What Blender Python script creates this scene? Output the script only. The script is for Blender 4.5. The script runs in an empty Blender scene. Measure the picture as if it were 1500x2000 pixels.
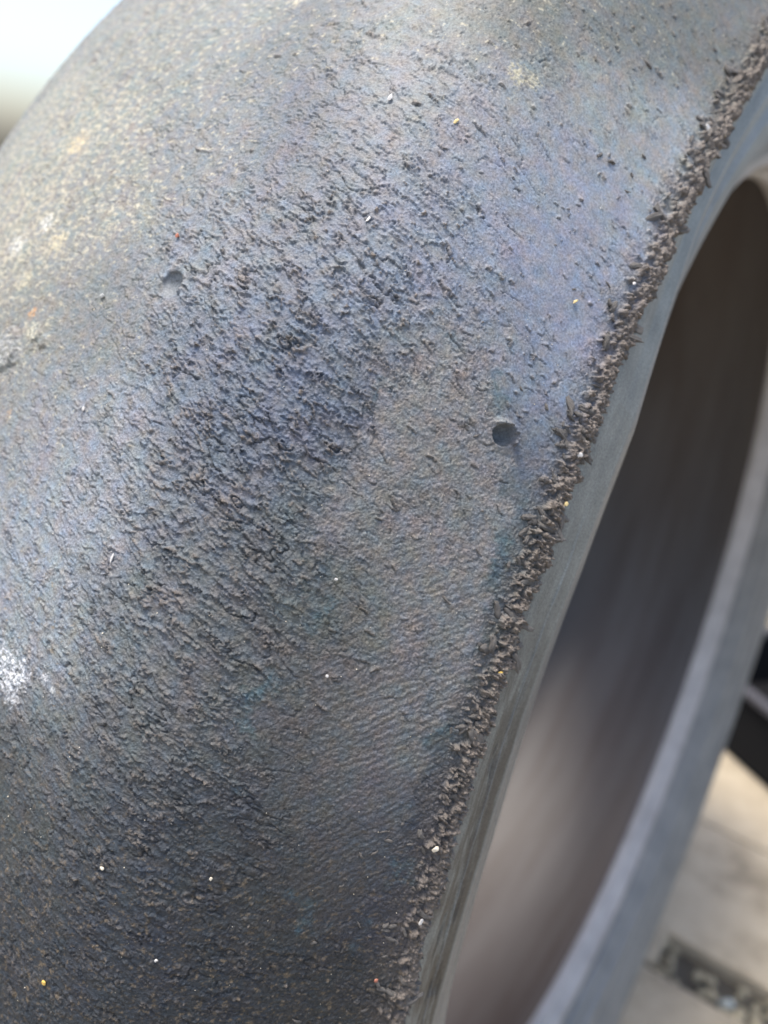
import bpy, math, random
import numpy as np
from mathutils import Matrix, Vector

random.seed(7)
S = bpy.context.scene
MM = 0.001
R0 = 0.290                      # crown radius of the tyre, metres
AL = math.radians(25)           # how far above axle height the camera looks from

# ------------------------------------------------------------------ camera
ca_, sa_ = math.cos(AL), math.sin(AL)
W3 = np.array([[1, 0, 0], [0, sa_, -ca_], [0, ca_, sa_]])      # tyre frame -> world
M3 = np.array([[0.8088829850486845, -0.3039602172532985, 0.5033055759934091],
               [0.3653546193415744, 0.9305271089550651, -0.025205190447640358],
               [-0.46067810738573517, 0.20427306681757174, 0.8637408150298567]])
cam_t = np.array([0.44859190661125936, 0.0, 1.3404373424166676]) * R0
cd = bpy.data.cameras.new('camera'); cam = bpy.data.objects.new('camera', cd)
S.collection.objects.link(cam); S.camera = cam
mw = np.eye(4); mw[:3, :3] = W3 @ M3; mw[:3, 3] = W3 @ cam_t
cam.matrix_world = Matrix(mw.tolist())
cd.sensor_fit = 'VERTICAL'; cd.sensor_height = 36.0
cd.lens = 1641.8775 / 2000 * 36.0
cd.clip_start = 0.005; cd.clip_end = 2000
cd.dof.use_dof = True; cd.dof.focus_distance = 0.134; cd.dof.aperture_fstop = 12.5

# ------------------------------------------------------------------ sky, sun
sd = np.array([-0.16, -0.20, 0.966]); sd /= np.linalg.norm(sd)      # towards the sun, world
w = bpy.data.worlds.new('World'); S.world = w; w.use_nodes = True
nt = w.node_tree; nt.nodes.clear()
sky = nt.nodes.new('ShaderNodeTexSky'); sky.sky_type = 'NISHITA'; sky.sun_disc = False
sky.sun_elevation = math.asin(sd[2]); sky.sun_rotation = math.atan2(sd[0], sd[1])
sky.air_density = 1.0; sky.dust_density = 3.5; sky.ozone_density = 1.0
bg = nt.nodes.new('ShaderNodeBackground'); bg.inputs[1].default_value = 0.15
wo = nt.nodes.new('ShaderNodeOutputWorld')
nt.links.new(sky.outputs[0], bg.inputs[0]); nt.links.new(bg.outputs[0], wo.inputs[0])
sl = bpy.data.lights.new('sun', 'SUN'); sl.energy = 2.0; sl.angle = math.radians(14); sl.color = (1, .95, .88)
so = bpy.data.objects.new('sun', sl); S.collection.objects.link(so)
so.rotation_euler = Vector(sd.tolist()).to_track_quat('Z', 'Y').to_euler()
S.view_settings.view_transform = 'Standard'; S.view_settings.look = 'None'
S.view_settings.exposure = 1.3; S.view_settings.gamma = 1.0

# ------------------------------------------------------------------ helpers
def link(o, parent=None):
    S.collection.objects.link(o)
    if parent: o.parent = parent
    return o

def tag(o, label=None, cat=None, group=None, kind=None):
    for k, v in (('label', label), ('category', cat), ('group', group), ('kind', kind)):
        if v: o[k] = v
    return o

def mesh_np(name, V, Q, mat, parent=None, smooth=True, cols=None):
    """V (n,3) floats, Q (m,4) or (m,3) ints"""
    me = bpy.data.meshes.new(name); k = Q.shape[1]
    me.vertices.add(len(V)); me.vertices.foreach_set('co', np.ascontiguousarray(V, np.float32).ravel())
    me.loops.add(Q.size); me.loops.foreach_set('vertex_index', np.ascontiguousarray(Q, np.int32).ravel())
    me.polygons.add(len(Q))
    me.polygons.foreach_set('loop_start', np.arange(0, Q.size, k, dtype=np.int32))
    me.polygons.foreach_set('use_smooth', np.full(len(Q), smooth))
    me.update(calc_edges=True)
    for n, c in (cols or {}).items():
        a = me.color_attributes.new(n, 'FLOAT_COLOR', 'POINT')
        c4 = np.ones((len(V), 4), np.float32); c4[:, :c.shape[1]] = c
        a.data.foreach_set('color', c4.ravel())
    me.materials.append(mat)
    return link(bpy.data.objects.new(name, me), parent)

def _hash(ix, iy, seed):
    h = (ix.astype(np.int64) * 374761393 + iy.astype(np.int64) * 668265263 + seed * 974634777) & 0xffffffff
    h = ((h ^ (h >> 13)) * 1274126177) & 0xffffffff
    return (h ^ (h >> 16)) & 0xffff

def perlin(x, y, seed=0):
    x0 = np.floor(x); y0 = np.floor(y); fx = (x - x0).astype(np.float32); fy = (y - y0).astype(np.float32)
    ix = x0.astype(np.int64); iy = y0.astype(np.int64)
    u = fx * fx * fx * (fx * (fx * 6 - 15) + 10); v = fy * fy * fy * (fy * (fy * 6 - 15) + 10)
    def g(dx, dy):
        a = _hash(ix + dx, iy + dy, seed).astype(np.float32) * np.float32(2 * math.pi / 65536)
        return np.cos(a) * (fx - dx) + np.sin(a) * (fy - dy)
    a = g(0, 0); b = g(1, 0); c = g(0, 1); d = g(1, 1)
    return (a + (b - a) * u + (c - a) * v + (a - b - c + d) * u * v) * 1.5   # about -1..1

def fbm(x, y, seed, octv=4, gain=.5, ridged=False):
    s = 0; a = 1; t = 0
    for o in range(octv):
        n = perlin(x * 2 ** o + 17.3 * o, y * 2 ** o - 9.1 * o, seed + o * 31)
        s = s + a * ((1 - 2 * np.abs(n)) if ridged else n); t += a; a *= gain
    return s / t

def sst(a, b, x):
    t = np.clip((x - a) / (b - a), 0, 1); return t * t * (3 - 2 * t)

def lin(c):
    c = np.asarray(c, float) / 255
    return np.where(c <= .04045, c / 12.92, ((c + .055) / 1.055) ** 2.4)

# ------------------------------------------------------------------ materials
def mat(name):
    m = bpy.data.materials.new(name); m.use_nodes = True
    return m, m.node_tree, m.node_tree.nodes['Principled BSDF']

def noise(nt, scale, detail=4, rough=.6, coord='Object', vec=None):
    n = nt.nodes.new('ShaderNodeTexNoise'); n.inputs['Scale'].default_value = scale
    n.inputs['Detail'].default_value = detail; n.inputs['Roughness'].default_value = rough
    if vec is None:
        tc = nt.nodes.new('ShaderNodeTexCoord'); vec = tc.outputs[coord]
    nt.links.new(vec, n.inputs['Vector']); return n

def ramp(nt, src, stops):
    r = nt.nodes.new('ShaderNodeValToRGB'); e = r.color_ramp.elements
    while len(e) < len(stops): e.new(.5)
    for i, (p, c) in enumerate(stops):
        e[i].position = p; e[i].color = (*c, 1) if len(c) == 3 else c
    nt.links.new(src, r.inputs[0]); return r

def math_n(nt, op, a, b):
    n = nt.nodes.new('ShaderNodeMath'); n.operation = op
    for i, q in enumerate((a, b)):
        if isinstance(q, (int, float)): n.inputs[i].default_value = q
        else: nt.links.new(q, n.inputs[i])
    return n.outputs[0]

def bump(nt, bs, h, strength, dist):
    b = nt.nodes.new('ShaderNodeBump'); b.inputs['Strength'].default_value = strength
    b.inputs['Distance'].default_value = dist
    nt.links.new(h, b.inputs['Height']); nt.links.new(b.outputs[0], bs.inputs['Normal'])

# tread rubber: colour and the share of fine grain come with the mesh
m_tread, nt_, bs = mat('worn_tread_rubber')
at = nt_.nodes.new('ShaderNodeAttribute'); at.attribute_name = 'tint'
pr = nt_.nodes.new('ShaderNodeAttribute'); pr.attribute_name = 'grain'
sp = nt_.nodes.new('ShaderNodeSeparateColor'); nt_.links.new(pr.outputs['Color'], sp.inputs[0])
n1 = noise(nt_, 2600, 3, .65); n2 = noise(nt_, 900, 3, .6)
r1 = ramp(nt_, n1.outputs[0], [(.30, (.62, .62, .62)), (.72, (1.38, 1.38, 1.38))])
mx = nt_.nodes.new('ShaderNodeMix'); mx.data_type = 'RGBA'; mx.blend_type = 'MULTIPLY'; mx.inputs[0].default_value = 1
nt_.links.new(at.outputs['Color'], mx.inputs[6]); nt_.links.new(r1.outputs[0], mx.inputs[7])
nt_.links.new(mx.outputs[2], bs.inputs['Base Color'])
rr = nt_.nodes.new('ShaderNodeMapRange'); rr.inputs['To Min'].default_value = .52; rr.inputs['To Max'].default_value = .75
nt_.links.new(sp.outputs[1], rr.inputs['Value']); nt_.links.new(rr.outputs[0], bs.inputs['Roughness'])
bs.inputs['Specular IOR Level'].default_value = .42
hh = math_n(nt_, 'ADD', n1.outputs[0], math_n(nt_, 'MULTIPLY', n2.outputs[0], 1.2))
hh = math_n(nt_, 'MULTIPLY', hh, sp.outputs[0])
bump(nt_, bs, hh, .9, .00022)

def rubber(name, c0, c1, rough, scale=60, spec=.5, bs_=.25, bd=.0003, fine=900):
    m, nt, b = mat(name)
    n = noise(nt, scale, 6, .65); f = noise(nt, fine, 4, .6)
    r = ramp(nt, n.outputs[0], [(.3, c0), (.7, c1)])
    nt.links.new(r.outputs[0], b.inputs['Base Color'])
    q = ramp(nt, f.outputs[0], [(.2, (rough - .1,) * 3), (.8, (rough + .12,) * 3)])
    nt.links.new(q.outputs[0], b.inputs['Roughness'])
    b.inputs['Specular IOR Level'].default_value = spec
    bump(nt, b, f.outputs[0], bs_, bd); return m
m_side = rubber('sidewall_rubber', (.105, .108, .104), (.170, .170, .160), .45)
m_bead = rubber('bead_rubber', (.22, .21, .20), (.34, .325, .31), .38)
m_liner = rubber('liner_rubber', (.062, .045, .038), (.122, .111, .104), .45, 5)
_n = [q for q in m_liner.node_tree.nodes if q.type == 'TEX_NOISE'][0]
_m = m_liner.node_tree.nodes.new('ShaderNodeMapping'); _m.inputs['Scale'].default_value = (9, 1, 1)
m_liner.node_tree.links.new(_n.inputs['Vector'].links[0].from_socket, _m.inputs[0]); m_liner.node_tree.links.new(_m.outputs[0], _n.inputs['Vector'])
m_crumb = rubber('crumb_rubber', (.066, .061, .055), (.165, .152, .137), .62, 380, .4, .6, .0004, 2600)

# ------------------------------------------------------------------ tyre profile (fractions of R0)
K = np.array([[-.3025, .6506], [-.3425, .72], [-.3325, .84], [-.3025, .919], [-.2723, .9498], [-.1664, .9827], [0, 1.],
              [.16, .9955], [.2618, .8924], [.2975, .8265], [.2835, .7825], [.2665, .7385], [.2376, .6946], [.2057, .6506]])
def spl(K, n):
    P = np.vstack([2 * K[0] - K[1], K, 2 * K[-1] - K[-2]]); out = []
    for i in range(len(K) - 1):
        a, b, c, e = P[i:i + 4]; t = (np.arange(n) / n)[:, None]
        out.append(.5 * ((2 * b) + (-a + c) * t + (2 * a - 5 * b + 4 * c - e) * t * t + (-a + 3 * b - 3 * c + e) * t ** 3))
    out.append(K[-1][None]); return np.vstack(out)
C = spl(K, 60); Ls = np.r_[0, np.cumsum(np.hypot(*np.diff(C, axis=0).T))]
Ls = (Ls - Ls[np.argmin(np.abs(C[:, 0]) + (C[:, 1] < .9))]) * 290
Tn = np.gradient(C, axis=0); Tn /= np.linalg.norm(Tn, axis=1, keepdims=True)
Nn = np.stack([-Tn[:, 1], Tn[:, 0]], 1)              # outward normal
def prof(s):
    return (np.stack([np.interp(s, Ls, C[:, i]) for i in (0, 1)], -1),
            np.stack([np.interp(s, Ls, Nn[:, i]) for i in (0, 1)], -1))
K1, K2, M2 = -0.028815297891905615, -0.016578464332681023, 0.0240
def place(x, r, th):
    """profile point (metres) at angle th -> world"""
    th_ = np.where(th > math.pi, th - 2 * math.pi, th)
    far_ = np.where(th_ > 0, sst(1.3, 2.27, th_), sst(.87, 1.57, -th_))     # the free bead is pulled slightly oval
    r = r + .0085 * far_ * (1 - sst(.65 * R0, .74 * R0, r))
    X = x + R0 * (K1 * np.sin(th) + K2 * (1 - np.cos(th))); rr_ = r + R0 * M2 * (1 - np.cos(th))
    P = np.stack([X, rr_ * np.sin(th), rr_ * np.cos(th)], -1)
    return P @ W3.T
def surf(s, v, h=0.0):
    """s, v, h in mm on the outer skin -> world point"""
    p, n = prof(np.asarray(s, float)); p = p * R0 + n * (np.asarray(h, float) * MM)[..., None]
    return place(p[..., 0], p[..., 1], np.asarray(v, float) / 290)
def surf_frame(s, v):
    p = surf(s, v); a = surf(s + .5, v) - p; b = surf(s, v + .5) - p
    n = surf(s, v, 1.) - p
    return p, a / np.linalg.norm(a), b / np.linalg.norm(b), n / np.linalg.norm(n)

# ------------------------------------------------------------------ wear and painted-light map of the tread
# s mm across, v mm round the tyre; rubber colour with left sheen and light falloff painted in; graining, crumbs, ripples, fine grain, dust
CP = [(-35.1,57.5,0.1786,0.1845,0.1615,0.15,0.1,0,0.6,0.9),(-26.4,78.9,0.1568,0.1638,0.1481,0.25,0.1,0,0.5,0.7),
      (-4.8,83.4,0.1507,0.1607,0.1495,0.2,0.1,0,0.4,0.6),(15.9,82.0,0.1114,0.1190,0.1163,0.25,0.1,0,0.3,0.4),
      (37.2,85.4,0.1460,0.1562,0.1498,0.35,0.15,0,0.3,0.3),(54.2,91.7,0.1000,0.1048,0.0896,0.25,0.3,0,0.3,0.35),
      (70.2,108.7,0.1073,0.1122,0.1013,0.1,0.4,0,0.2,0.3),(86.8,136.0,0.1119,0.1136,0.0987,0.05,0.35,0,0.15,0.2),
      (-32.7,31.5,0.1857,0.1852,0.1608,0.15,0.1,0,0.7,1),(-11.1,39.2,0.1718,0.1744,0.1564,0.15,0.1,0,0.6,0.8),
      (9.7,52.3,0.1460,0.1529,0.1495,0.25,0.15,0,0.4,0.5),(30.4,59.2,0.1033,0.1106,0.1203,0.35,0.2,0,0.3,0.15),
      (45.8,68.7,0.1466,0.1536,0.1583,0.4,0.25,0,0.2,0.15),(60.9,79.1,0.1889,0.1958,0.2033,0.15,0.35,0,0.15,0.2),
      (76.9,95.7,0.2024,0.2115,0.1967,0.03,0.35,0,0.1,0.1),(90.8,97.3,0.2021,0.2113,0.2100,0.02,0.2,0,0.1,0.1),
      (-16.2,10.9,0.1580,0.1603,0.1420,0.2,0.1,0,0.6,0.6),(4.8,17.7,0.1357,0.1423,0.1382,0.2,0.1,0,0.5,0.35),
      (23.2,32.4,0.1503,0.1614,0.1726,0.7,0.25,0,0.4,0.1),(40.5,40.8,0.1236,0.1313,0.1439,0.7,0.45,0,0.3,0.05),
      (55.3,47.8,0.1462,0.1592,0.1811,0.55,0.6,0,0.3,0),(69.0,62.5,0.1805,0.1930,0.2195,0.15,0.5,0,0.2,0),
      (79.0,77.9,0.1940,0.2070,0.2263,0.03,0.35,0,0.1,0),(88.5,73.5,0.1872,0.1999,0.2260,0.02,0.25,0,0.1,0),
      (-3.6,-7.0,0.1705,0.1768,0.1787,0.35,0.1,0,0.5,0.3),(17.1,-1.7,0.1690,0.1809,0.1919,0.4,0.1,0,0.5,0.2),
      (32.7,15.7,0.0996,0.1136,0.1366,0.9,0.4,0,0.5,0.05),(47.8,25.0,0.0945,0.1097,0.1346,1,0.5,0,0.5,0),
      (56.4,34.1,0.1300,0.1495,0.1800,0.75,0.6,0,0.4,0),(66.7,44.8,0.1640,0.1781,0.2096,0.25,0.5,0,0.3,0),
      (83.1,57.0,0.1803,0.1928,0.2301,0.03,0.25,0,0.12,0),(92.2,51.9,0.1671,0.1793,0.2128,0.02,0.2,0,0.15,0),
      (6.0,-23.4,0.1870,0.2030,0.2188,0.4,0.05,0,0.5,0.25),(23.2,-13.3,0.1811,0.1951,0.2112,0.5,0.05,0,0.5,0.15),
      (37.2,-4.6,0.0978,0.1076,0.1200,0.95,0.25,0,0.7,0),(45.8,7.1,0.0833,0.0980,0.1267,1,0.4,0,0.8,0),
      (55.3,15.4,0.0838,0.0958,0.1278,0.95,0.5,0,0.8,0),(66.7,22.4,0.1024,0.1001,0.0897,0.35,0.35,0.1,0.8,0),
      (72.4,31.5,0.1719,0.1684,0.1514,0.2,0.3,0.1,0.7,0),(86.8,36.9,0.1493,0.1705,0.2026,0.05,0.2,0,0.3,0),
      (20.8,-36.5,0.1813,0.1967,0.2037,0.6,0.05,0,0.6,0.35),(35.0,-26.3,0.0960,0.1058,0.1123,0.8,0.1,0,0.7,0.05),
      (46.8,-17.8,0.0858,0.0912,0.0942,0.9,0.2,0,0.9,0),(55.3,-6.2,0.0879,0.0920,0.0991,0.8,0.3,0,1,0),
      (62.1,0.4,0.0842,0.0964,0.0978,0.6,0.35,0,1,0),(71.3,9.2,0.0980,0.0931,0.0823,0.25,0.2,0.2,1,0),
      (80.1,13.0,0.0985,0.0949,0.0828,0.12,0.15,0.35,0.9,0),(89.3,12.0,0.0766,0.0954,0.0983,0.1,0.2,0.2,0.7,0),
      (89.3,22.5,0.0891,0.0977,0.1174,0.1,0.3,0,0.5,0),(26.8,-51.7,0.0726,0.0796,0.0833,0.6,0.1,0,0.7,0.15),
      (44.7,-39.4,0.0784,0.0837,0.0844,0.75,0.1,0,0.8,0),(57.5,-26.6,0.0776,0.0788,0.0784,0.6,0.2,0,1,0),
      (65.5,-9.6,0.0671,0.0820,0.0739,0.4,0.35,0.05,1,0),(71.3,-13.9,0.0844,0.0807,0.0729,0.2,0.12,0.3,1,0),
      (82.1,-5.6,0.0897,0.0848,0.0746,0.08,0.08,0.7,0.9,0),(92.2,-7.3,0.0629,0.0819,0.0907,0.15,0.3,0.4,0.8,0),
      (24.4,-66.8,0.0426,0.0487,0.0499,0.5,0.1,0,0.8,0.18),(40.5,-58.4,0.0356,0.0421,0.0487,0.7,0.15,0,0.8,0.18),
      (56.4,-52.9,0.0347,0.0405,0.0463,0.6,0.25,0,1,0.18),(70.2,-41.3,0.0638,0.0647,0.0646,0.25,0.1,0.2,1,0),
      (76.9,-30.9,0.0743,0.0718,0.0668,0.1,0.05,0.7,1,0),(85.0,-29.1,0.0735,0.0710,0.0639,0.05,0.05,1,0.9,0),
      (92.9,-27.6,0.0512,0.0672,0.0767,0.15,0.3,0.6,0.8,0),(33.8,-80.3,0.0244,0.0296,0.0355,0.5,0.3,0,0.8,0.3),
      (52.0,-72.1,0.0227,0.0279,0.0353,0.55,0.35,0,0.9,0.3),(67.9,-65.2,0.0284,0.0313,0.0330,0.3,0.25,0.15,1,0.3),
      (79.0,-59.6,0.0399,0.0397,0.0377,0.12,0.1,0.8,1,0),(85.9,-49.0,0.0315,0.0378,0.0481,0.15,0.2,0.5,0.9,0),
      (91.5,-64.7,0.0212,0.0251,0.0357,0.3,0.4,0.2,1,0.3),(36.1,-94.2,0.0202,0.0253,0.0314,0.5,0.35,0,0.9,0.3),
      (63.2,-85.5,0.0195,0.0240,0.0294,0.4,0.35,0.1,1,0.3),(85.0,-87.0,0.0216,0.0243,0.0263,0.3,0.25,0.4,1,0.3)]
CP = np.array(CP, float)
def wear(s, v):  # wear amounts, plus the colour that carries painted sheen and falloff
    """interpolates the control points at mm positions on the rubber"""
    out = np.zeros(s.shape + (CP.shape[1] - 2,)); wt = np.zeros(s.shape)
    for c in CP:
        d2 = (s - c[0]) ** 2 + (v - c[1]) ** 2
        k = np.exp(-d2 / (2 * 7.0 ** 2)) + 1e-3 / (1 + d2 / 100) ** 2
        wt += k; out += k[..., None] * c[2:]
    return out / wt[..., None]

def steps(a, b, dx): return np.linspace(a, b, max(2, int(round((b - a) / dx)) + 1))[:-1]
QUICK = False
q_ = 2.0 if QUICK else 1.0
sg = np.r_[steps(-80, -58, .42 * q_), steps(-58, -5, .30 * q_), steps(-5, 25, .21 * q_), steps(25, 96, .165 * q_), steps(96, 112, .15 * q_)]
SL, SR = -104.0, 104.0
s_all = np.r_[steps(Ls[0], SL, 4), steps(SL, -80, 1.5), sg, steps(112, Ls[-1], 1.2), [Ls[-1]]]
iR = int(np.argmin(np.abs(s_all - 105.5))); iL = int(np.argmin(np.abs(s_all - SL)))
vg = np.r_[steps(-116, -60, .22 * q_), steps(-60, 75, .175 * q_), steps(75, 120, .24 * q_), steps(120, 168, .34 * q_)]
circ = 2 * math.pi * 290
v_all = np.r_[vg, steps(168, circ - 116, 9)]
print('grid', len(s_all), len(v_all), len(s_all) * len(v_all) / 1e6, 'M')

SS, VV = np.meshgrid(s_all, vg, indexing='ij')        # detail only where the photograph sees it
act = (SS > -82) & (SS < 112.5)
i0, i1 = np.where(act.any(1))[0][[0, -1]]; i1 += 1
s2, v2 = SS[i0:i1], VV[i0:i1]
ii, jj = np.meshgrid(np.linspace(-84, 114, 160), np.linspace(-120, 172, 200), indexing='ij')
wm = wear(ii, jj)  # wear amounts and rubber colour with painted sheen and falloff
def samp(s, v, k):
    fi = (s + 84) / 198 * 159; fj = (v + 120) / 292 * 199
    a = np.clip(fi.astype(int), 0, 158); b = np.clip(fj.astype(int), 0, 198); fa = np.clip(fi - a, 0, 1); fb = np.clip(fj - b, 0, 1)
    W = wm[..., k]
    return W[a, b] * (1 - fa) * (1 - fb) + W[a + 1, b] * fa * (1 - fb) + W[a, b + 1] * (1 - fa) * fb + W[a + 1, b + 1] * fa * fb
# ragged borders between the zones
wx = s2 + 5.0 * fbm(s2 / 9, v2 / 9, 3, 5, .62); wy = v2 + 5.0 * fbm(s2 / 9, v2 / 9, 40, 5, .62)
rgb = np.stack([samp(wx, wy, k) for k in range(3)], -1)
G, Wc, Rp, Fi, Du = [np.clip(samp(wx, wy, k), 0, 1) for k in range(3, 8)]
PATCH = [(65.5, 30.2), (71.3, 34.6), (78.0, 32.8), (85.9, 20.8), (90.8, 12.8), (91.5, 0.6), (93.6, -10.8), (92.9, -22.4), (90.1, -36.2), (90.1, -48.7), (90.8, -64.7), (87.7, -75.7), (79.0, -69.9), (70.2, -55.3), (63.2, -45.3), (58.7, -34.9), (63.2, -27.7), (64.4, -18.6), (64.4, -11.5), (58.7, -3.3), (59.8, 6.8), (62.1, 14.1), (63.2, 22.8)]
def inside(px, py, poly):
    r = np.zeros(px.shape, bool); dist = np.full(px.shape, 1e9)
    for (ax, ay), (bx_, by_) in zip(poly, poly[1:] + poly[:1]):
        r ^= ((ay > py) != (by_ > py)) & (px < (bx_ - ax) * (py - ay) / (by_ - ay + 1e-12) + ax)
        t = np.clip(((px - ax) * (bx_ - ax) + (py - ay) * (by_ - ay)) / ((bx_ - ax) ** 2 + (by_ - ay) ** 2), 0, 1)
        dist = np.minimum(dist, np.hypot(px - ax - t * (bx_ - ax), py - ay - t * (by_ - ay)))
    return np.where(r, dist, -dist)
wn = fbm(s2 / 5, v2 / 5, 7, 5, .68); n_t = fbm(s2 / 4, v2 / 4, 8, 3)
dP = inside(s2, v2, PATCH) + 7.0 * wn
kp = sst(-1.3 + .6 * sst(0, 20, v2), 1.8 - 1.1 * sst(0, 20, v2), dP + 1.2 * fbm(s2 / 1.3, v2 / 1.3, 17, 3, .7))
pc = lin((123, 121, 119)) ; pc = pc / (pc @ [.2126, .7152, .0722]) * .172
kpc = (kp * (1 - (1 - sst(64, 84, s2)) * sst(8, -18, v2)) * sst(-75, -5, v2) * (.75 + .5 * wn))[..., None].clip(0, 1) * .85
rgb = rgb * (1 - kpc) + pc * kpc
G = G * (1 - .55 * kp)
G = np.maximum(G, .34 * kp * sst(-5, 30, v2) * sst(-.2, .3, fbm(s2 / 7, v2 / 7, 18, 3)))
Wc = np.maximum(Wc, .30 * kp * sst(-15, 15, v2)); Fi = np.maximum(Fi, .9 * kp)
rim_ = np.exp(-((dP + 1.2 + 2 * n_t) / (1.6 + n_t)) ** 2) * sst(.0, .5, fbm(s2 / 9, v2 / 9, 9, 4))       # blue-green tarnish round the patch
tc_ = lin((84, 118, 128)); tc_ = tc_ / (tc_ @ [.2126, .7152, .0722]) * .085
rgb = rgb * (1 - .65 * rim_[..., None]) + tc_ * .65 * rim_[..., None]
mot = fbm(s2 / 4.5, v2 / 3.5, 10, 4, .6)
rgb = rgb * (1 + .22 * mot * sst(50, 75, s2) * sst(0, 40, v2))[..., None]

c18, s18 = math.cos(math.radians(21)), math.sin(math.radians(21))
e1 = s2 * c18 - v2 * s18; e2 = s2 * s18 + v2 * c18       # along / across the graining
n_lo = fbm(e1 / 6.4, e2 / 3.6, 11, 5, .6)
n_md = fbm(e1 / 2.2, e2 / 1.3, 12, 4, .6)
ph = e2 / 3.1 + 2.5 * n_lo + .62 * n_md + .16 * fbm(s2 / .7, v2 / .7, 14, 2)
fr = ph - np.floor(ph)
brk = sst(-.20, .16, fbm(e1 / 6.0, e2 / 1.9, 71, 4, .6))       # tears start and stop
saw = (sst(0, .065, fr) * (1 - fr) ** 2.2) * brk
ph2 = e2 / 1.25 + 2.0 * fbm(e1 / 4.2, e2 / 1.35, 21, 4, .6) + .35 * n_md
fr2 = ph2 - np.floor(ph2)
saw2 = (sst(0, .16, fr2) * (1 - fr2) ** 1.5) * sst(-.05, .35, fbm(e1 / 4.0, e2 / 1.7, 77, 3))
fine = fbm(s2 / .85, v2 / .85, 31, 3, .65)
fine2 = fbm(s2 / .42, v2 / .42, 35, 2, .6)
h = G * (0.84 * saw + .34 * saw2 + .08 * n_lo) + Fi * (.14 * fine + .13 * fine2) + .02 * fine
# single torn crumbs still hanging on the surface
nw = fbm(e1 / 1.75, e2 / 1.15, 51, 4, .5)
thr = .62 - .44 * Wc
cr = sst(thr, thr + .13, nw) * sst(.02, .2, Wc)
h += cr * (.34 + .25 * fine)
# single torn flaps and rolled pills: a raised lip with an open crack under it
pill = np.zeros_like(h); gap = np.zeros_like(h); rq = np.random.default_rng(77)
def stamp(cs, cv, L_, hh0, ang, cur, wdt):
    a0, a1 = np.searchsorted(s2[:, 0], [cs - L_ - 1, cs + L_ + 1]); b0, b1 = np.searchsorted(v2[0], [cv - L_ - 1, cv + L_ + 1])
    if a1 - a0 < 3 or b1 - b0 < 3: return
    x = s2[a0:a1, b0:b1] - cs; y = v2[a0:a1, b0:b1] - cv
    x, y = x + .28 * n_md[a0:a1, b0:b1], y + .6 * n_md[a0:a1, b0:b1] + .22 * fine[a0:a1, b0:b1]
    a = x * math.cos(ang) + y * math.sin(ang); b = -x * math.sin(ang) + y * math.cos(ang) - cur * a * a
    win = 1 - sst(L_ * .45, L_ * .8, np.abs(a))
    up = hh0 * win * sst(-.06, .08, b) * np.exp(-(np.maximum(b, 0) / wdt) ** 2)
    pill[a0:a1, b0:b1] = np.maximum(pill[a0:a1, b0:b1], up)
    gap[a0:a1, b0:b1] = np.maximum(gap[a0:a1, b0:b1], win * np.exp(-((b + .10) / .13) ** 2))
for k in range(75):      # the worn patch
    stamp(rq.uniform(54, 90), rq.uniform(-30, 46), rq.uniform(.7, 2.0), rq.uniform(.08, .28), rq.uniform(-1.0, .3), rq.uniform(-.5, .5), rq.uniform(.3, .8))
for k in range(190):     # the smooth blue part above it
    v_ = rq.uniform(22, 150) if rq.random() < .75 else rq.uniform(22, 70)
    stamp(rq.uniform(46, 95), v_, rq.uniform(.4, 1.15), rq.uniform(.12, .38), rq.uniform(-1.2, .4), rq.uniform(-.9, .9), rq.uniform(.3, .75))
for k in range(110):     # among the graining and below
    stamp(rq.uniform(5, 75), rq.uniform(-105, 90), rq.uniform(.8, 2.6), rq.uniform(.12, .36), rq.uniform(-.8, .1), rq.uniform(-.2, .2), rq.uniform(.4, .9))
h += pill * (1 + .5 * fine) - .12 * gap
# ripples
rp = np.sin(2 * math.pi * ((v2 * .80 - s2 * .60) / 1.5 + .75 * fbm(s2 / 4.2, v2 / 3.0, 61, 3)))
h += Rp * .11 * rp * (.6 + .4 * fbm(s2 / 4, v2 / 4, 63, 2))
# broad unevenness and long tears
h += .22 * fbm(s2 / 16, v2 / 12, 81, 3)
tear = np.abs(fbm(e1 / 13, e2 / 4.5, 85, 4, .55)); tmask = sst(-.10, .2, fbm(s2 / 12, v2 / 12, 87, 2)) * np.clip(G + .35, 0, 1)
crack = (1 - sst(.0, .042, tear)) * tmask
rope = np.exp(-((tear - .075) / .035) ** 2) * sst(-.05, .35, fbm(s2 / 5, v2 / 5, 88, 3)) * np.clip(G, 0, 1) * sst(-.5, .2, fine)
h += .38 * rope - .34 * crack
# ragged roll of picked-up rubber along the shoulder
bw = fbm(s2 * 0 + 5.5, v2 / 7.5, 94, 4, .6)
jag = 1.9 * fbm(s2 * 0 + 3.1, v2 / 2.6, 91, 4, .6) + 1.1 * fbm(s2 / 1.0, v2 / 1.0, 92, 3, .6) + 1.2 * fbm(s2 * 0 + 8.1, v2 / 14, 93, 2)
out_e = 100.4 + jag; in_e = 93.6 - 3.6 * bw + 3.4 * fbm(s2 / 2, v2 / 2.4, 95, 4, .6) - 2.0 * sst(-20, -100, v2)
soft = 2.0 + 1.5 * sst(-30, -80, v2)
band = sst(in_e - soft, in_e + soft, s2) * (1 - sst(out_e - .12, out_e + .14, s2)) * (.25 + .75 * sst(-.42, -.12, fbm(s2 / 9 + 3, v2 / 3.6, 98, 3) + .2))
clot = sst(-.22, .22, fbm(s2 / 1.7, v2 / 2.0, 96, 4, .6) + .45 * (s2 - 97.0) / 3)      # clots with bare rubber between
lump = fbm((s2 + 1.2 * wn) / 2.1, (v2 + .35 * s2 + 1.2 * n_t) / 1.15, 97, 5, .62, True); lump2 = fbm(s2 / 2.9, v2 / 2.6, 99, 2)
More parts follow.
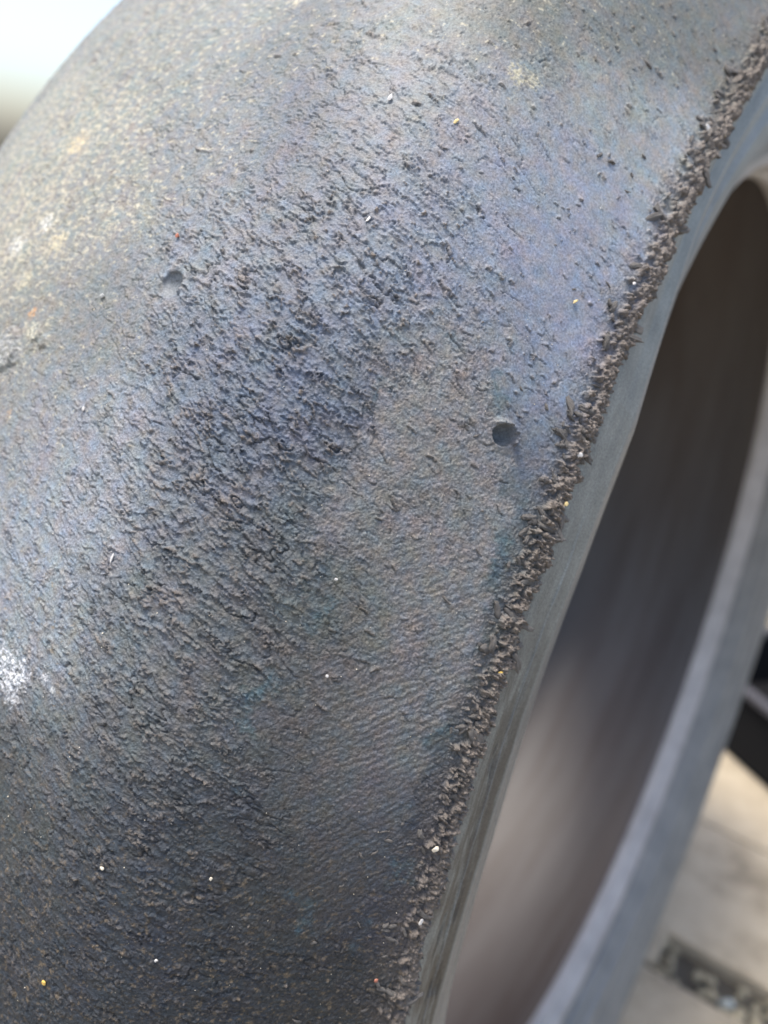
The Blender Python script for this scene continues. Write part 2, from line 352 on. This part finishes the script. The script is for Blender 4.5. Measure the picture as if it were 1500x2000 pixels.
h += band * clot * (.65 + 1.25 * np.clip(lump, -.6, 1) + .7 * lump2 + .3 * fine) * (1 - .35 * sst(-30, -80, v2)) + band * .12 * fine2
sid = sst(out_e - .1, out_e + .3, s2)                     # smooth shoulder beyond it
h = h * (1 - sid) + sid * (.03 * fbm(s2 / 2, v2 / 9, 101, 3) - .10)
# mould line on the shoulder, broken and scuffed
ml = 108.0 + .5 * fbm(s2 * 0, v2 / 25, 103, 2)
h += .22 * np.exp(-((s2 - ml) / .28) ** 2) * sst(-.4, .1, fbm(s2 * 0 + 2, v2 / 9, 104, 3)) * sst(30, 5, v2)
h -= sid * .45 * sst(.15, .55, fbm(s2 / 2.2, v2 / 14, 107, 3)) * sst(-10, -40, v2) * sst(103, 106, s2)
# two round wear holes on one line across the tread
holes = [(18.3, 26.3, 2.4, 1.35), (84.1, 24.8, 1.9, 2.6)]
hm = np.zeros_like(h)
for hs, hv, hr, hd in holes:
    dd = np.hypot(s2 - hs, v2 - hv) + (.10 if hs < 50 else .28) * fbm(s2 / 1.2, v2 / 1.2, 111, 3)
    k = 1 - sst(hr - .16, hr + .10, dd)
    cup = -hd * (1 - .8 * np.clip(dd / hr, 0, 1) ** 2)
    rim = (.25 if hs < 50 else 1.3) * np.exp(-((dd - hr - .55) / .5) ** 2) * np.clip(.3 + 1.2 * fbm(s2 / .9, v2 / .9, 113, 3) + .8, 0, 2) * sst(-.3, 1.6, (v2 - hv) + .5 * (s2 - hs))
    h = h * (1 - k) + k * cup + rim * (1 - k); hm = np.maximum(hm, k)
# worn lip beside the upper hole, thick clot near the left edge
dl = np.hypot(s2 - 17.2, v2 - 24.6)
h -= .35 * (1 - sst(1.9, 2.35, dl)) * (1 - hm)
for (cs, cv, rr0, hh0) in [(-20., 6.5, 4.8, .75), (-15.5, 6., 2.0, .5), (-9., 10.5, 1.9, .6), (-12., 11., 1.8, .5)]:
    dd = np.hypot(s2 - cs, (v2 - cv)) + 1.0 * fbm(s2 / 2, v2 / 2, 115, 3)
    h += hh0 * (1 - sst(rr0 - .9, rr0, dd)) * (.8 + .4 * fine)

# colours: bluish skin, brown torn rubber on crests and crumbs, pale dust
brown = lin((117, 107, 97)) * .80
kb = np.clip(G * sst(.35, .75, saw) * .75 * sst(-.2, .3, fbm(s2 / 5, v2 / 5, 121, 3)) + cr * .9 + rope * .85 + sst(.06, .3, pill) * .55, 0, 1)
kb = np.maximum(kb, band * (.35 + .6 * clot))
hue = fbm(s2 / 2.4, v2 / 2.4, 123, 3, .5) * 1.3
blue = np.stack([1 - .16 * hue, 1 + .0 * hue, 1 + .17 * hue], -1)
gr2 = fbm(s2 / 6.5, v2 / 6.5, 127, 4, .6); grn = np.stack([1 - .10 * gr2, 1 + .05 * gr2, 1 - .02 * gr2], -1)
col = rgb * blue * grn * (1 + .18 * fine[..., None] * (.4 + Fi[..., None]) + .14 * n_md[..., None])
col = col * (1 - kb[..., None]) + brown * (1 + .35 * fine[..., None]) * kb[..., None]
# mineral dust: cream flecks, denser where much dust lies
fl = fbm(s2 / 1.6, v2 / 1.1, 131, 4, .62)
kd = sst(.42 - .5 * Du, .62 - .4 * Du, fl) * sst(.02, .3, Du) * .72
dk = sst(0, -45, v2)[..., None]
cream = lin((210, 202, 176)) * .62 * (1 - dk) + lin((140, 122, 96)) * .62 * dk
col = col * (1 - kd[..., None]) + cream * kd[..., None]
kt = (sst(.16, .42, fbm(s2 / 1.5, v2 / 1.1, 133, 4, .62)) * sst(-35, -75, v2) * .6)[..., None]
col = col * (1 - kt) + lin((140, 122, 96)) * .55 * kt
sp1 = perlin(s2 / .5, v2 / .5, 137); sp2 = fbm(s2 / 20, v2 / 20, 139, 2)
ks = sst(.74, .86, sp1) * sst(-.3, .5, sp2) * (.3 + .5 * Du)
col = col * (1 - ks[..., None]) + lin((190, 185, 170)) * .6 * ks[..., None]
# ochre and white stains
for cs, cv, rr0, c_ in [(-19, 30, 3.2, (214, 200, 160)), (-31, 53, 4., (215, 195, 150)), (-16.5, 15, 1.8, (205, 150, 90)), (-14, 11.5, 2.6, (205, 200, 175)),
                    (-26, 33.5, 2.6, (225, 222, 212)), (8.3, 91, 2.5, (205, 195, 165)), (59, 84.5, 2.8, (190, 182, 150)), (62, 85.5, 2., (185, 178, 150)), (-24, 21, 3, (200, 190, 160)),
                    (11.0, -46.0, 4.6, (244, 245, 246)), (14.5, -45, 3.4, (240, 242, 244)), (6.3, -45.5, 5.0, (232, 236, 240)), (7, -50, 3.9, (225, 230, 235)), (14, -49, 2.6, (215, 218, 220)), (-33, 28, 3.4, (222, 220, 208)), (-20, 6, 5.5, (175, 175, 172)), (21.5, -42.5, 1.2, (205, 205, 205)), (24, -43.5, .9, (205, 205, 200)), (3, -60, 2.4, (170, 175, 180)),
                    (-11, -4.5, 1.0, (190, 150, 100))]:
    dd = np.hypot(s2 - cs, v2 - cv) + rr0 * 1.3 * fbm(s2 / 1.3, v2 / .9, 141, 5, .75)
    k = ((1 - sst(rr0 * .3, rr0, dd)) * sst(-.35, .25, fine + .5 * fine2))[..., None] * .75
    col = col * (1 - k) + lin(c_) * .75 * k
side_c = lin((150, 153, 146)) * .50
k = (sid * .95)[..., None]
sc = side_c * (1 + .35 * fbm(s2 / 2.5, v2 / 14, 151, 5, .6)[..., None] + .18 * fbm(s2 / 9, v2 / 9, 152, 3)[..., None])
scuff = sst(-.35, .35, fbm(s2 / 1.6, v2 / 12, 153, 5, .65) + .25 * (s2 - 104) / 4) * sst(20, -45, v2)
sc = sc * (1 - .8 * scuff[..., None]) + lin((84, 74, 62)) * .42 * .8 * scuff[..., None]
kl = np.exp(-((s2 - ml) / .2) ** 2)[..., None] * .35 * sst(30, 0, v2)[..., None]
sc = sc * (1 - kl) + lin((170, 180, 185)) * .5 * kl
col = col * (1 - k) + sc * k
kh = hm[..., None]; col = col * (1 - kh) + lin((132, 138, 142)) * .55 * kh
torn = np.clip(G * brk * (1 - sst(.0, .075, np.abs(fr - .02))) + .6 * G * (1 - sst(.0, .10, np.abs(fr2 - .03))) * sst(-.1, .3, n_md) + .9 * crack + .65 * gap, 0, 1) * (1 - sid)
col = col * (1 - .74 * torn[..., None])                       # fresh black rubber shows where the bloomed skin is torn
col = np.clip(col, .006, .8)
grain = np.clip(.25 + .75 * Fi + .3 * G + band, 0, 1.3) * (1 - .85 * sid) * (1 - .8 * hm)
rough = np.clip(.5 + .5 * kb + .4 * kd - .25 * (1 - Fi) - .3 * sid, 0, 1)

# ------------------------------------------------------------------ build the skin
ns, nv = len(s_all), len(v_all)
SS_all, VV_all = np.meshgrid(s_all, v_all, indexing='ij')
H = np.zeros((ns, nv), np.float32); COL = np.zeros((ns, nv, 3), np.float32); GR = np.zeros((ns, nv, 2), np.float32)
_b = 1 + .35 * fbm(SS_all / 9, VV_all / 9, 161, 3); COL[:] = np.array([.092, .093, .098]) * _b[..., None]; COL[s_all < -80] = (.12, .118, .11); COL[iR:] = side_c; GR[..., 0] = .5; GR[..., 1] = .5; GR[iR:] = (.08, .2)
fs = sst(-82, -77, s2) * (1 - sst(110.8, 112.2, s2)) * sst(-116, -113, v2) * (1 - sst(163, 167.5, v2))
nvg = len(vg)
H[i0:i1, :nvg] = h * fs
v_s = np.where(v_all > circ / 2, v_all - circ, v_all)
H -= (np.interp(v_s, [-400, -116, -60, -25, 10, 45, 104, 130, 200, 420], [0, 3.4, 2.1, 2.0, 1.2, 1.1, 5.3, 5.8, 5., 0]))[None, :] * (sst(99, 108, s_all) * (1 - sst(125, 150, s_all)))[:, None]
COL[i0:i1, :nvg] = col * fs[..., None] + COL[i0:i1, :nvg] * (1 - fs[..., None])
GR[i0:i1, :nvg, 0] = grain; GR[i0:i1, :nvg, 1] = rough
p, n = prof(s_all)
th = v_all / 290
# shallow moulded rings on the outer sidewall
ring = np.zeros(ns)
for rs, rw_, rh in [(120, 1.2, .7), (131, 2.6, 1.6), (146, 2.2, -1.6), (157.5, 1.1, -1.6), (164, 2.6, 1.6)]:
    ring += rh * np.exp(-((s_all - rs) / rw_) ** 2)
X = p[:, None, 0] * R0 + n[:, None, 0] * (H + ring[:, None]) * MM
Rr = p[:, None, 1] * R0 + n[:, None, 1] * (H + ring[:, None]) * MM
PW = place(X, Rr, np.broadcast_to(th[None], X.shape))
rngw = np.random.default_rng(5)

tyre = tag(link(bpy.data.objects.new('racing_tyre', None)),
           'worn grey-blue slick racing tyre standing upright, grained tread with two round wear holes', 'tyre')
tyre.location = (0, 0, -R0 * (1 + M2 * 1.42)); bpy.context.view_layer.update()
def child(o):
    o.parent = tyre; o.matrix_parent_inverse = tyre.matrix_world.inverted(); return o
def skin(name, a, b, m):
    """rows a..b of the grid, closed round the tyre"""
    V = PW[a:b + 1].reshape(-1, 3); r_ = b - a + 1
    i, j = np.meshgrid(np.arange(r_ - 1), np.arange(nv), indexing='ij'); j2 = (j + 1) % nv
    Q = np.stack([i * nv + j, (i + 1) * nv + j, (i + 1) * nv + j2, i * nv + j2], -1).reshape(-1, 4)
    g = GR[a:b + 1].reshape(-1, 2); g3 = np.c_[g, np.zeros(len(g))]
    return child(mesh_np(name, V, Q, m, None, True, {'tint': COL[a:b + 1].reshape(-1, 3), 'grain': g3}))
skin('tread', iL, iR, m_tread)
i_b = int(np.argmin(np.abs(s_all - 112))); i_bead = int(np.argmin(np.abs(s_all - 160.5)))
skin('shoulder_edge', iR, i_b, m_tread)
o_ = skin('sidewall', i_b, i_bead, m_side)
skin('sidewall', 0, iL, m_side)
# bead toe and liner: revolve the inner profile
TH = np.radians(np.arange(0, 360, 1.5))
def lathe(name, P, m):
    nP, nT = len(P), len(TH)
    A = place(P[:, None, 0] + 0 * TH, P[:, None, 1] + 0 * TH, np.broadcast_to(TH, (nP, nT)))
    i, j = np.meshgrid(np.arange(nP - 1), np.arange(nT), indexing='ij'); j2 = (j + 1) % nT
    Q = np.stack([i * nT + j, (i + 1) * nT + j, (i + 1) * nT + j2, i * nT + j2], -1).reshape(-1, 4)
    return child(mesh_np(name, A.reshape(-1, 3), Q, m))
def toe(end, t, nrm, rad, sgn):
    """round the free edge from the outer skin to the inside"""
    c = end - nrm * rad; out = []
    for a in np.linspace(0, math.pi, 13):
        out.append(c + nrm * rad * math.cos(a) + t * rad * math.sin(a))
    return np.array(out)
pe, ne = prof(s_all[-1]); te = np.array([ne[1], -ne[0]])
bd_out = prof(np.linspace(s_all[i_bead], s_all[-1], 16)); bo = bd_out[0] * R0 + bd_out[1] * (np.interp(np.linspace(s_all[i_bead], s_all[-1], 16), s_all, ring) * MM)[:, None]
bt = toe(bo[-1], te, ne, .0035, 1)
lathe('bead', np.vstack([bo, bt[1:]]), m_bead)
p0, n0 = prof(s_all[0]); t0 = np.array([-n0[1], n0[0]])
bt2 = toe(p0 * R0, t0, n0, .0065, 1)
lathe('bead', bt2[::-1], m_bead)
si = np.linspace(s_all[0], s_all[-1], 90)[1:-1]; pi_, ni_ = prof(si)
th_in = .0095
inner = pi_ * R0 - ni_ * th_in
lathe('inner_liner', np.vstack([bt2[-1], inner, bt[-1]])[::-1], m_liner)

# ------------------------------------------------------------------ rubber crumbs rolled up along the shoulder
def ico(sub):
    import bmesh
    bm = bmesh.new(); bmesh.ops.create_icosphere(bm, subdivisions=sub, radius=1)
    V = np.array([v.co[:] for v in bm.verts]); F_ = np.array([[v.index for v in f.verts] for f in bm.faces]); bm.free()
    return V, F_
IV, IF = ico(3); IV1, IF1 = ico(2)
def noise3(V, f, seed):
    return (perlin(V[:, 0] * f + seed, V[:, 1] * f, seed) + perlin(V[:, 1] * f + 5, V[:, 2] * f + seed, seed + 1) + perlin(V[:, 2] * f, V[:, 0] * f + 9, seed + 2)) / 1.6
crumb_me = []
for k in range(12):
    V = IV.copy(); d_ = np.clip(1 + .38 * noise3(V, 1.3, k * 7 + 1) + .34 * noise3(V, 2.6, k * 7 + 3) + .16 * noise3(V, 5.0, k * 7 + 5), .45, 1.8)
    V = V * d_[:, None] * np.array([1.1, .75, .68])
    V[:, 1] += .22 * np.sin(V[:, 0] * 2 + k)                     # curl
    o = mesh_np('rubber_crumb', V, IF, m_crumb); crumb_me.append(o.data); bpy.data.objects.remove(o)
def put(name, me, s, v, h, size, ang, tilt=0.0, parent=True):
    P_, a, b, n_ = surf_frame(s, v)
    ax = a * math.cos(ang) + b * math.sin(ang); ax = ax * math.cos(tilt) + n_ * math.sin(tilt)
    az = n_ - ax * np.dot(n_, ax); az /= np.linalg.norm(az); ay = np.cross(az, ax)
    o = link(bpy.data.objects.new(name, me)); m = np.eye(4)
    m[:3, 0] = ax * size[0]; m[:3, 1] = ay * size[1]; m[:3, 2] = az * size[2]; m[:3, 3] = P_ + n_ * h * MM
    if parent:
        o.parent = tyre; m[:3, 3] -= np.array(tyre.location)
        o.matrix_basis = Matrix(m.tolist())
    else: o.matrix_world = Matrix(m.tolist())
    return o
def edge_at(v):
    z = np.array([v]); o = np.zeros(1)
    return float((100.4 + 1.9 * fbm(o + 3.1, z / 2.6, 91, 4, .6) + 1.2 * fbm(o + 8.1, z / 14, 93, 2))[0])
rc = random.Random(11); k = 0
while k < 295:
    v = rc.uniform(-108, 154)
    dens = float(perlin(np.array([v / 5.0]), np.array([.5]), 222)[0])
    if rc.random() > .42 + 1.5 * dens: continue
    k += 1
    e = edge_at(v); row = rc.random()
    far = rc.random() < .09
    s_ = e - .2 - (6.5 if v > -40 else 8.5) * row ** 1.4 if not far else rc.uniform(78, 95)
    sz = (1.15 if row < .45 else .8) * rc.uniform(.35, 1.35) * (.75 if v < -40 else 1.0) * MM
    if far: sz = rc.uniform(.3, .6) * MM
    put('rubber_crumb', rc.choice(crumb_me), s_, v, rc.uniform(.0, .15) if far else rc.uniform(.1, .75) * (.7 if v < -40 else 1) * (1 if row < .5 else .6),
        (sz * rc.uniform(1.0, 2.0), sz * rc.uniform(.5, .95), sz * rc.uniform(.4, .8)),
        rc.uniform(-1.0, .6) if row < .7 else rc.uniform(0, 6.28), rc.uniform(-.15, .4))

# ------------------------------------------------------------------ stone grains lying on the rubber
def stone_mat(name, c, rough=.45, spec=.5):
    m, nt, b = mat(name); n = noise(nt, 1500, 3)
    r = ramp(nt, n.outputs[0], [(.3, tuple(x * .75 for x in c)), (.7, tuple(min(1, x * 1.15) for x in c))])
    nt.links.new(r.outputs[0], b.inputs['Base Color']); b.inputs['Roughness'].default_value = rough; return m
ms_white = stone_mat('white_quartz', (.50, .48, .45), .3); ms_cream = stone_mat('cream_stone', (.62, .56, .44)); ms_red = stone_mat('red_brick_grit', (.42, .16, .10), .8)
ms_yel = stone_mat('yellow_grit', (.55, .36, .08), .6); ms_grey = stone_mat('grey_grit', (.36, .36, .34), .6); ms_straw = stone_mat('straw', (.62, .48, .22), .7)
grain_me = {}
def grain_mesh(m, seed):
    if (m.name, seed) in grain_me: return grain_me[(m.name, seed)]
    r = np.random.default_rng(seed); V = IV1.copy()
    for _ in range(11):
        nn = r.normal(size=3); nn /= np.linalg.norm(nn); dd = V @ nn; cut = r.uniform(.35, .8)
        V -= np.outer(np.maximum(dd - cut, 0), nn)
    o = mesh_np('stone_grain', V, IF1, m, None, False); me = o.data; bpy.data.objects.remove(o)
    grain_me[(m.name, seed)] = me; return me
GL = [('brick_grain','ms_red',14.6,35.0,1.25,1,0,'reddish brick grain above the upper left wear hole','grain'),
      ('quartz_grain','ms_white',98.5,28.6,1.28,1.3,0.6,'bright white quartz grain on the shoulder roll, right of the lower wear hole','grain'),
      ('quartz_grain','ms_white',69.0,-25.2,0.74,1,0,'round white quartz grain low in the middle of the tread','grain'),
      ('quartz_grain','ms_white',65.5,-9.5,0.64,1.2,0.3,'pinkish white grain beside the green tinted patch','grain'),
      ('stone_grain','ms_cream',96.2,-53.5,1.42,1.2,0.8,'cream grain stuck in the shoulder roll near the bottom','grain'),
      ('stone_grain','ms_yel',98.5,-16.7,1.08,1.2,0.4,'yellow grain caught in a hollow of the shoulder roll','grain'),
      ('stone_grain','ms_straw',99.6,18.7,1.00,1.4,0.1,'straw coloured grain on the outer edge of the shoulder roll','grain'),
      ('chip','ms_white',29.2,-19.3,0.78,3.4,1.6,'white upright sliver near the left edge of the tread','chip'),
      ('stone_grain','ms_cream',42.6,-65.8,0.92,1.1,0.4,'cream square grain on the dark lower left tread','grain'),
      ('stone_grain','ms_yel',35.0,-91.2,1.14,1,0,'orange-yellow grain in the dark bottom left corner','grain'),
      ('quartz_grain','ms_white',9.7,1.3,0.95,1.2,1.2,'white grain on the grey tread near the left edge','grain'),
      ('quartz_grain','ms_grey',2.4,21.4,1.19,1.6,0.2,'flat pale grain left of the upper wear hole','grain'),
      ('quartz_grain','ms_white',129.1,180.4,1.53,1,0.6,'white grain on the shoulder roll at the right edge','grain'),
      ('quartz_grain','ms_white',42.6,68.0,0.94,1.8,1.4,'glassy white grain high on the blue-grey tread','grain'),
      ('quartz_grain','ms_white',48.9,45.9,0.77,2,1.4,'slim white grain above the middle of the tread','grain'),
      ('chip','ms_straw',54.2,68.9,0.74,2.2,1.3,'short straw sliver high on the tread','chip'),
      ('chip','ms_straw',86.8,55.0,0.74,2.6,1.1,'tiny straw sliver on the smooth lavender rubber','chip'),
      ('brick_grain','ms_red',92.2,-83.2,0.92,1.3,0.4,'reddish grain near the bottom of the shoulder','grain'),
      ('stone_grain','ms_white',54.2,-78.5,0.76,1,0,'small white grain on the dark tread near the bottom','grain'),
      ('stone_grain','ms_cream',59.8,-62.6,0.81,1,0,'pale grain on the dark tread left of the ripples','grain'),
      ('quartz_grain','ms_white',94.9,110.0,1.48,1,0,'glassy white grain on the upper part of the shoulder roll','grain'),
      ('quartz_grain','ms_white',95.6,66.1,0.79,1,0,'small white grain high on the shoulder roll','grain'),
      ('quartz_grain','ms_white',97.4,-69.4,0.89,1.8,1.3,'white elongated grain low in the shoulder roll','grain')]
for nm, mk, s_, v_, sz, el, ang, lab, cat in GL:
    hb = float(np.interp(0, [0, 1], [.25, 0])) + sz * .12 + (1.0 if 93 < s_ < 101 else 0)
    o = put(nm, grain_mesh(globals()[mk], int(abs(s_ * 7 + v_)) % 9), s_, v_, hb, (sz * el * .5 * MM, sz * .5 * MM, sz * .36 * MM), ang, 0, False)
    tag(o, lab, cat, None)
# fine sand too small to pick out singly
rs = np.random.default_rng(3); bV, bF = [], []; n0_ = 0
OV = np.array([[1, 0, 0], [-1, 0, 0], [0, 1, 0], [0, -1, 0], [0, 0, 1], [0, 0, -1]], float)
OF = np.array([[0, 2, 4], [2, 1, 4], [1, 3, 4], [3, 0, 4], [2, 0, 5], [1, 2, 5], [3, 1, 5], [0, 3, 5]])
for k in range(650):
    s_, v_ = rs.uniform(-50, 100), rs.uniform(-110, 150)
    P_, a, b, n_ = surf_frame(s_, v_); sz = rs.uniform(.04, .12) * (1.6 if rs.random() < .06 else 1) * MM * (1.25 if s_ < 10 else 1)
    Rm = rs.normal(size=(3, 3)); Q_, _ = np.linalg.qr(Rm)
    si_ = int(np.argmin(np.abs(s_all - s_))); vi_ = int(np.argmin(np.abs(vg - v_)))
    hv_ = H[si_, vi_]
    bV.append((OV * rs.uniform(.6, 1.3, 3) * sz) @ Q_.T + P_ + n_ * (hv_ * MM + sz * .4)); bF.append(OF + n0_); n0_ += 6
tag(mesh_np('sand_grains', np.vstack(bV), np.vstack(bF), ms_cream, None, False),
    'fine pale sand dusting the tread of the racing tyre', 'sand', None, 'stuff')

# ------------------------------------------------------------------ pavement with gravel slots
GZ = -R0 * (1 + M2 * 1.42)
m_conc, nt_, b = mat('pale_concrete')
n = noise(nt_, 22, 8, .72); f = noise(nt_, 240, 4, .6)
r = ramp(nt_, n.outputs[0], [(.3, (.15, .122, .083)), (.47, (.29, .245, .175)), (.75, (.38, .325, .24))])
nt_.links.new(r.outputs[0], b.inputs['Base Color']); b.inputs['Roughness'].default_value = .9
bump(nt_, b, f.outputs[0], .6, .002)
def grav_mat(name, c):
    m, nt, b = mat(name); n = noise(nt, 70, 5)
    r = ramp(nt, n.outputs[0], [(.3, tuple(x * .7 for x in c)), (.7, c)])
    nt.links.new(r.outputs[0], b.inputs['Base Color']); b.inputs['Roughness'].default_value = .85; return m
m_g1 = grav_mat('olive_gravel', (.32, .285, .20)); m_g2 = grav_mat('grey_blue_pebble', (.36, .40, .39)); m_g3 = grav_mat('orange_pebble', (.42, .22, .10))
m_soil = grav_mat('dark_soil', (.05, .045, .035))
m_far = grav_mat('far_asphalt', (.22, .21, .20))
def box(name, x0, x1, y0, y1, z0, z1, m, bev=.003, parent=None):
    import bmesh
    bm = bmesh.new(); bmesh.ops.create_cube(bm, size=1)
    for v in bm.verts:
        v.co = ((x0 + x1) / 2 + v.co.x * (x1 - x0), (y0 + y1) / 2 + v.co.y * (y1 - y0), (z0 + z1) / 2 + v.co.z * (z1 - z0))
    if bev: bmesh.ops.bevel(bm, geom=list(bm.edges), offset=bev, segments=2, affect='EDGES', profile=.6)
    me = bpy.data.meshes.new(name); bm.to_mesh(me); bm.free(); me.materials.append(m)
    return link(bpy.data.objects.new(name, me), parent)
gp = np.array([[-60, -60, GZ - .06], [60, -60, GZ - .06], [60, 60, GZ - .06], [-60, 60, GZ - .06]])
tag(mesh_np('ground', gp, np.array([[0, 1, 2, 3]]), m_far, None, False), kind='structure')
pav = tag(link(bpy.data.objects.new('pavement', None)), kind='structure')
tag(box('soil_bed', -1.9, 2.3, -1.3, 2.42, GZ - .055, GZ - .0115, m_soil, 0, pav))
# ladder-shaped slabs: rails and rungs of pale concrete with gravel between
def slab(x, y, dz, notch):
    """one concrete slab; the notched kind also carries the bridge left of the gravel slot below it"""
    import bmesh
    x0, x1, y0, y1 = x - .059, x + .2985, y, y + .1465
    pts = [(x0, y0), (x1, y0), (x1, y1), (x0, y1)]
    if notch: pts = [(x0, y0 - .0365), (x - .0005, y0 - .0365), (x - .0005, y0), (x1, y0), (x1, y1), (x0, y1)]
    bm = bmesh.new(); vb = [bm.verts.new((px, py, GZ - .03)) for px, py in pts]; f = bm.faces.new(vb)
    g = bmesh.ops.extrude_face_region(bm, geom=[f])
    for v_ in g['geom']:
        if isinstance(v_, bmesh.types.BMVert): v_.co.z = GZ + dz
    bmesh.ops.recalc_face_normals(bm, faces=bm.faces)
    bmesh.ops.bevel(bm, geom=[e for e in bm.edges if all(q.co.z > GZ - .01 for q in e.verts)], offset=.0035, segments=2, affect='EDGES', profile=.6)
    me = bpy.data.meshes.new('paving_slab'); bm.to_mesh(me); bm.free(); me.materials.append(m_conc)
    link(bpy.data.objects.new('paving_slab', me), pav)
rp_ = random.Random(2); xs0 = .084; period = .3355
for r_i in range(-4, 7):
    for c_i in range(-4, 6):
        y = .1867 + r_i * period; x = xs0 + c_i * .3605
        slab(x, y, rp_.uniform(-.0012, .0012), True); slab(x, y + .1495, rp_.uniform(-.0012, .0012), False)
# gravel in the slots in view
gv, gf, n0_ = [], [], 0
for k in range(9000):
    row = rs.integers(-1, 4) if k < 2600 else rs.integers(-3, 6); yc = .1867 + row * .3355 - .038 + rs.uniform(.001, .037); x = rs.uniform(xs0 - .40, xs0 + .65) if k < 2600 else rs.uniform(xs0 - 1.4, xs0 + 1.5)
    sz = rs.uniform(.0022, .0052); Q_, _ = np.linalg.qr(rs.normal(size=(3, 3)))
    gv.append((OV * rs.uniform(.7, 1.2, 3) * sz) @ Q_.T + np.array([x, yc, GZ - .010 + rs.uniform(0, .005)])); gf.append(OF + n0_); n0_ += 6
o = mesh_np('gravel', np.vstack(gv), np.vstack(gf), m_g1, pav, False); o['kind'] = 'stuff'
def pebble(x, y, z, sz, m, lab, seed):
    o = link(bpy.data.objects.new('pebble', grain_mesh(m, seed))); o.location = (x, y, z); o.scale = (sz, sz * .8, sz * .7); o.rotation_euler = (.3, .5, seed)
    tag(o, lab, 'pebble')
pebble(.1310, .160, GZ - .008, .0078, m_g2, 'pale grey-blue pebble in the gravel slot of the paving', 3)
pebble(.1445, .1525, GZ - .011, .0062, m_g3, 'small orange-brown pebble beside the grey-blue one in the gravel slot', 5)
pebble(.1500, .162, GZ - .012, .0060, m_g2, 'small grey pebble at the right edge of the gravel slot', 7)

# ------------------------------------------------------------------ black crate standing on the paving behind
m_blk, nt_, b = mat('black_plastic'); b.inputs['Base Color'].default_value = (.006, .006, .0065, 1); b.inputs['Roughness'].default_value = .9; b.inputs['Specular IOR Level'].default_value = .15
m_gry, nt_, b = mat('grey_plastic'); b.inputs['Base Color'].default_value = (.05, .048, .052, 1); b.inputs['Roughness'].default_value = .8; b.inputs['Specular IOR Level'].default_value = .25
cr_ = tag(link(bpy.data.objects.new('plastic_crate', None)), 'low black plastic crate with grey rim on the paving behind the tyre', 'crate')
cr_.location = (-.009, .507, GZ)
cr_.rotation_euler = (0, 0, math.radians(-36))
def cbox(nm, *a, m=m_blk, bev=.003):
    return box(nm, *a, m, bev, cr_)
cbox('side_panel', 0 - .03, .40, 0, .006, .0015, .066); cbox('side_panel', -.03, .40, .262, .268, .0015, .066)
cbox('end_panel', -.0295, -.0235, .0063, .2617, .0015, .066); cbox('end_panel', .3935, .3995, .0063, .2617, .0015, .066)
cbox('base_panel', -.0232, .3932, .0063, .2617, .003, .008)
cbox('rim', -.034, .404, -.005, .008, .0663, .074, m=m_gry); cbox('rim', -.034, .404, .260, .273, .0663, .074, m=m_gry)
cbox('rim', -.034, -.021, .0083, .2597, .0663, .074, m=m_gry); cbox('rim', .391, .404, .0083, .2597, .0663, .074, m=m_gry)
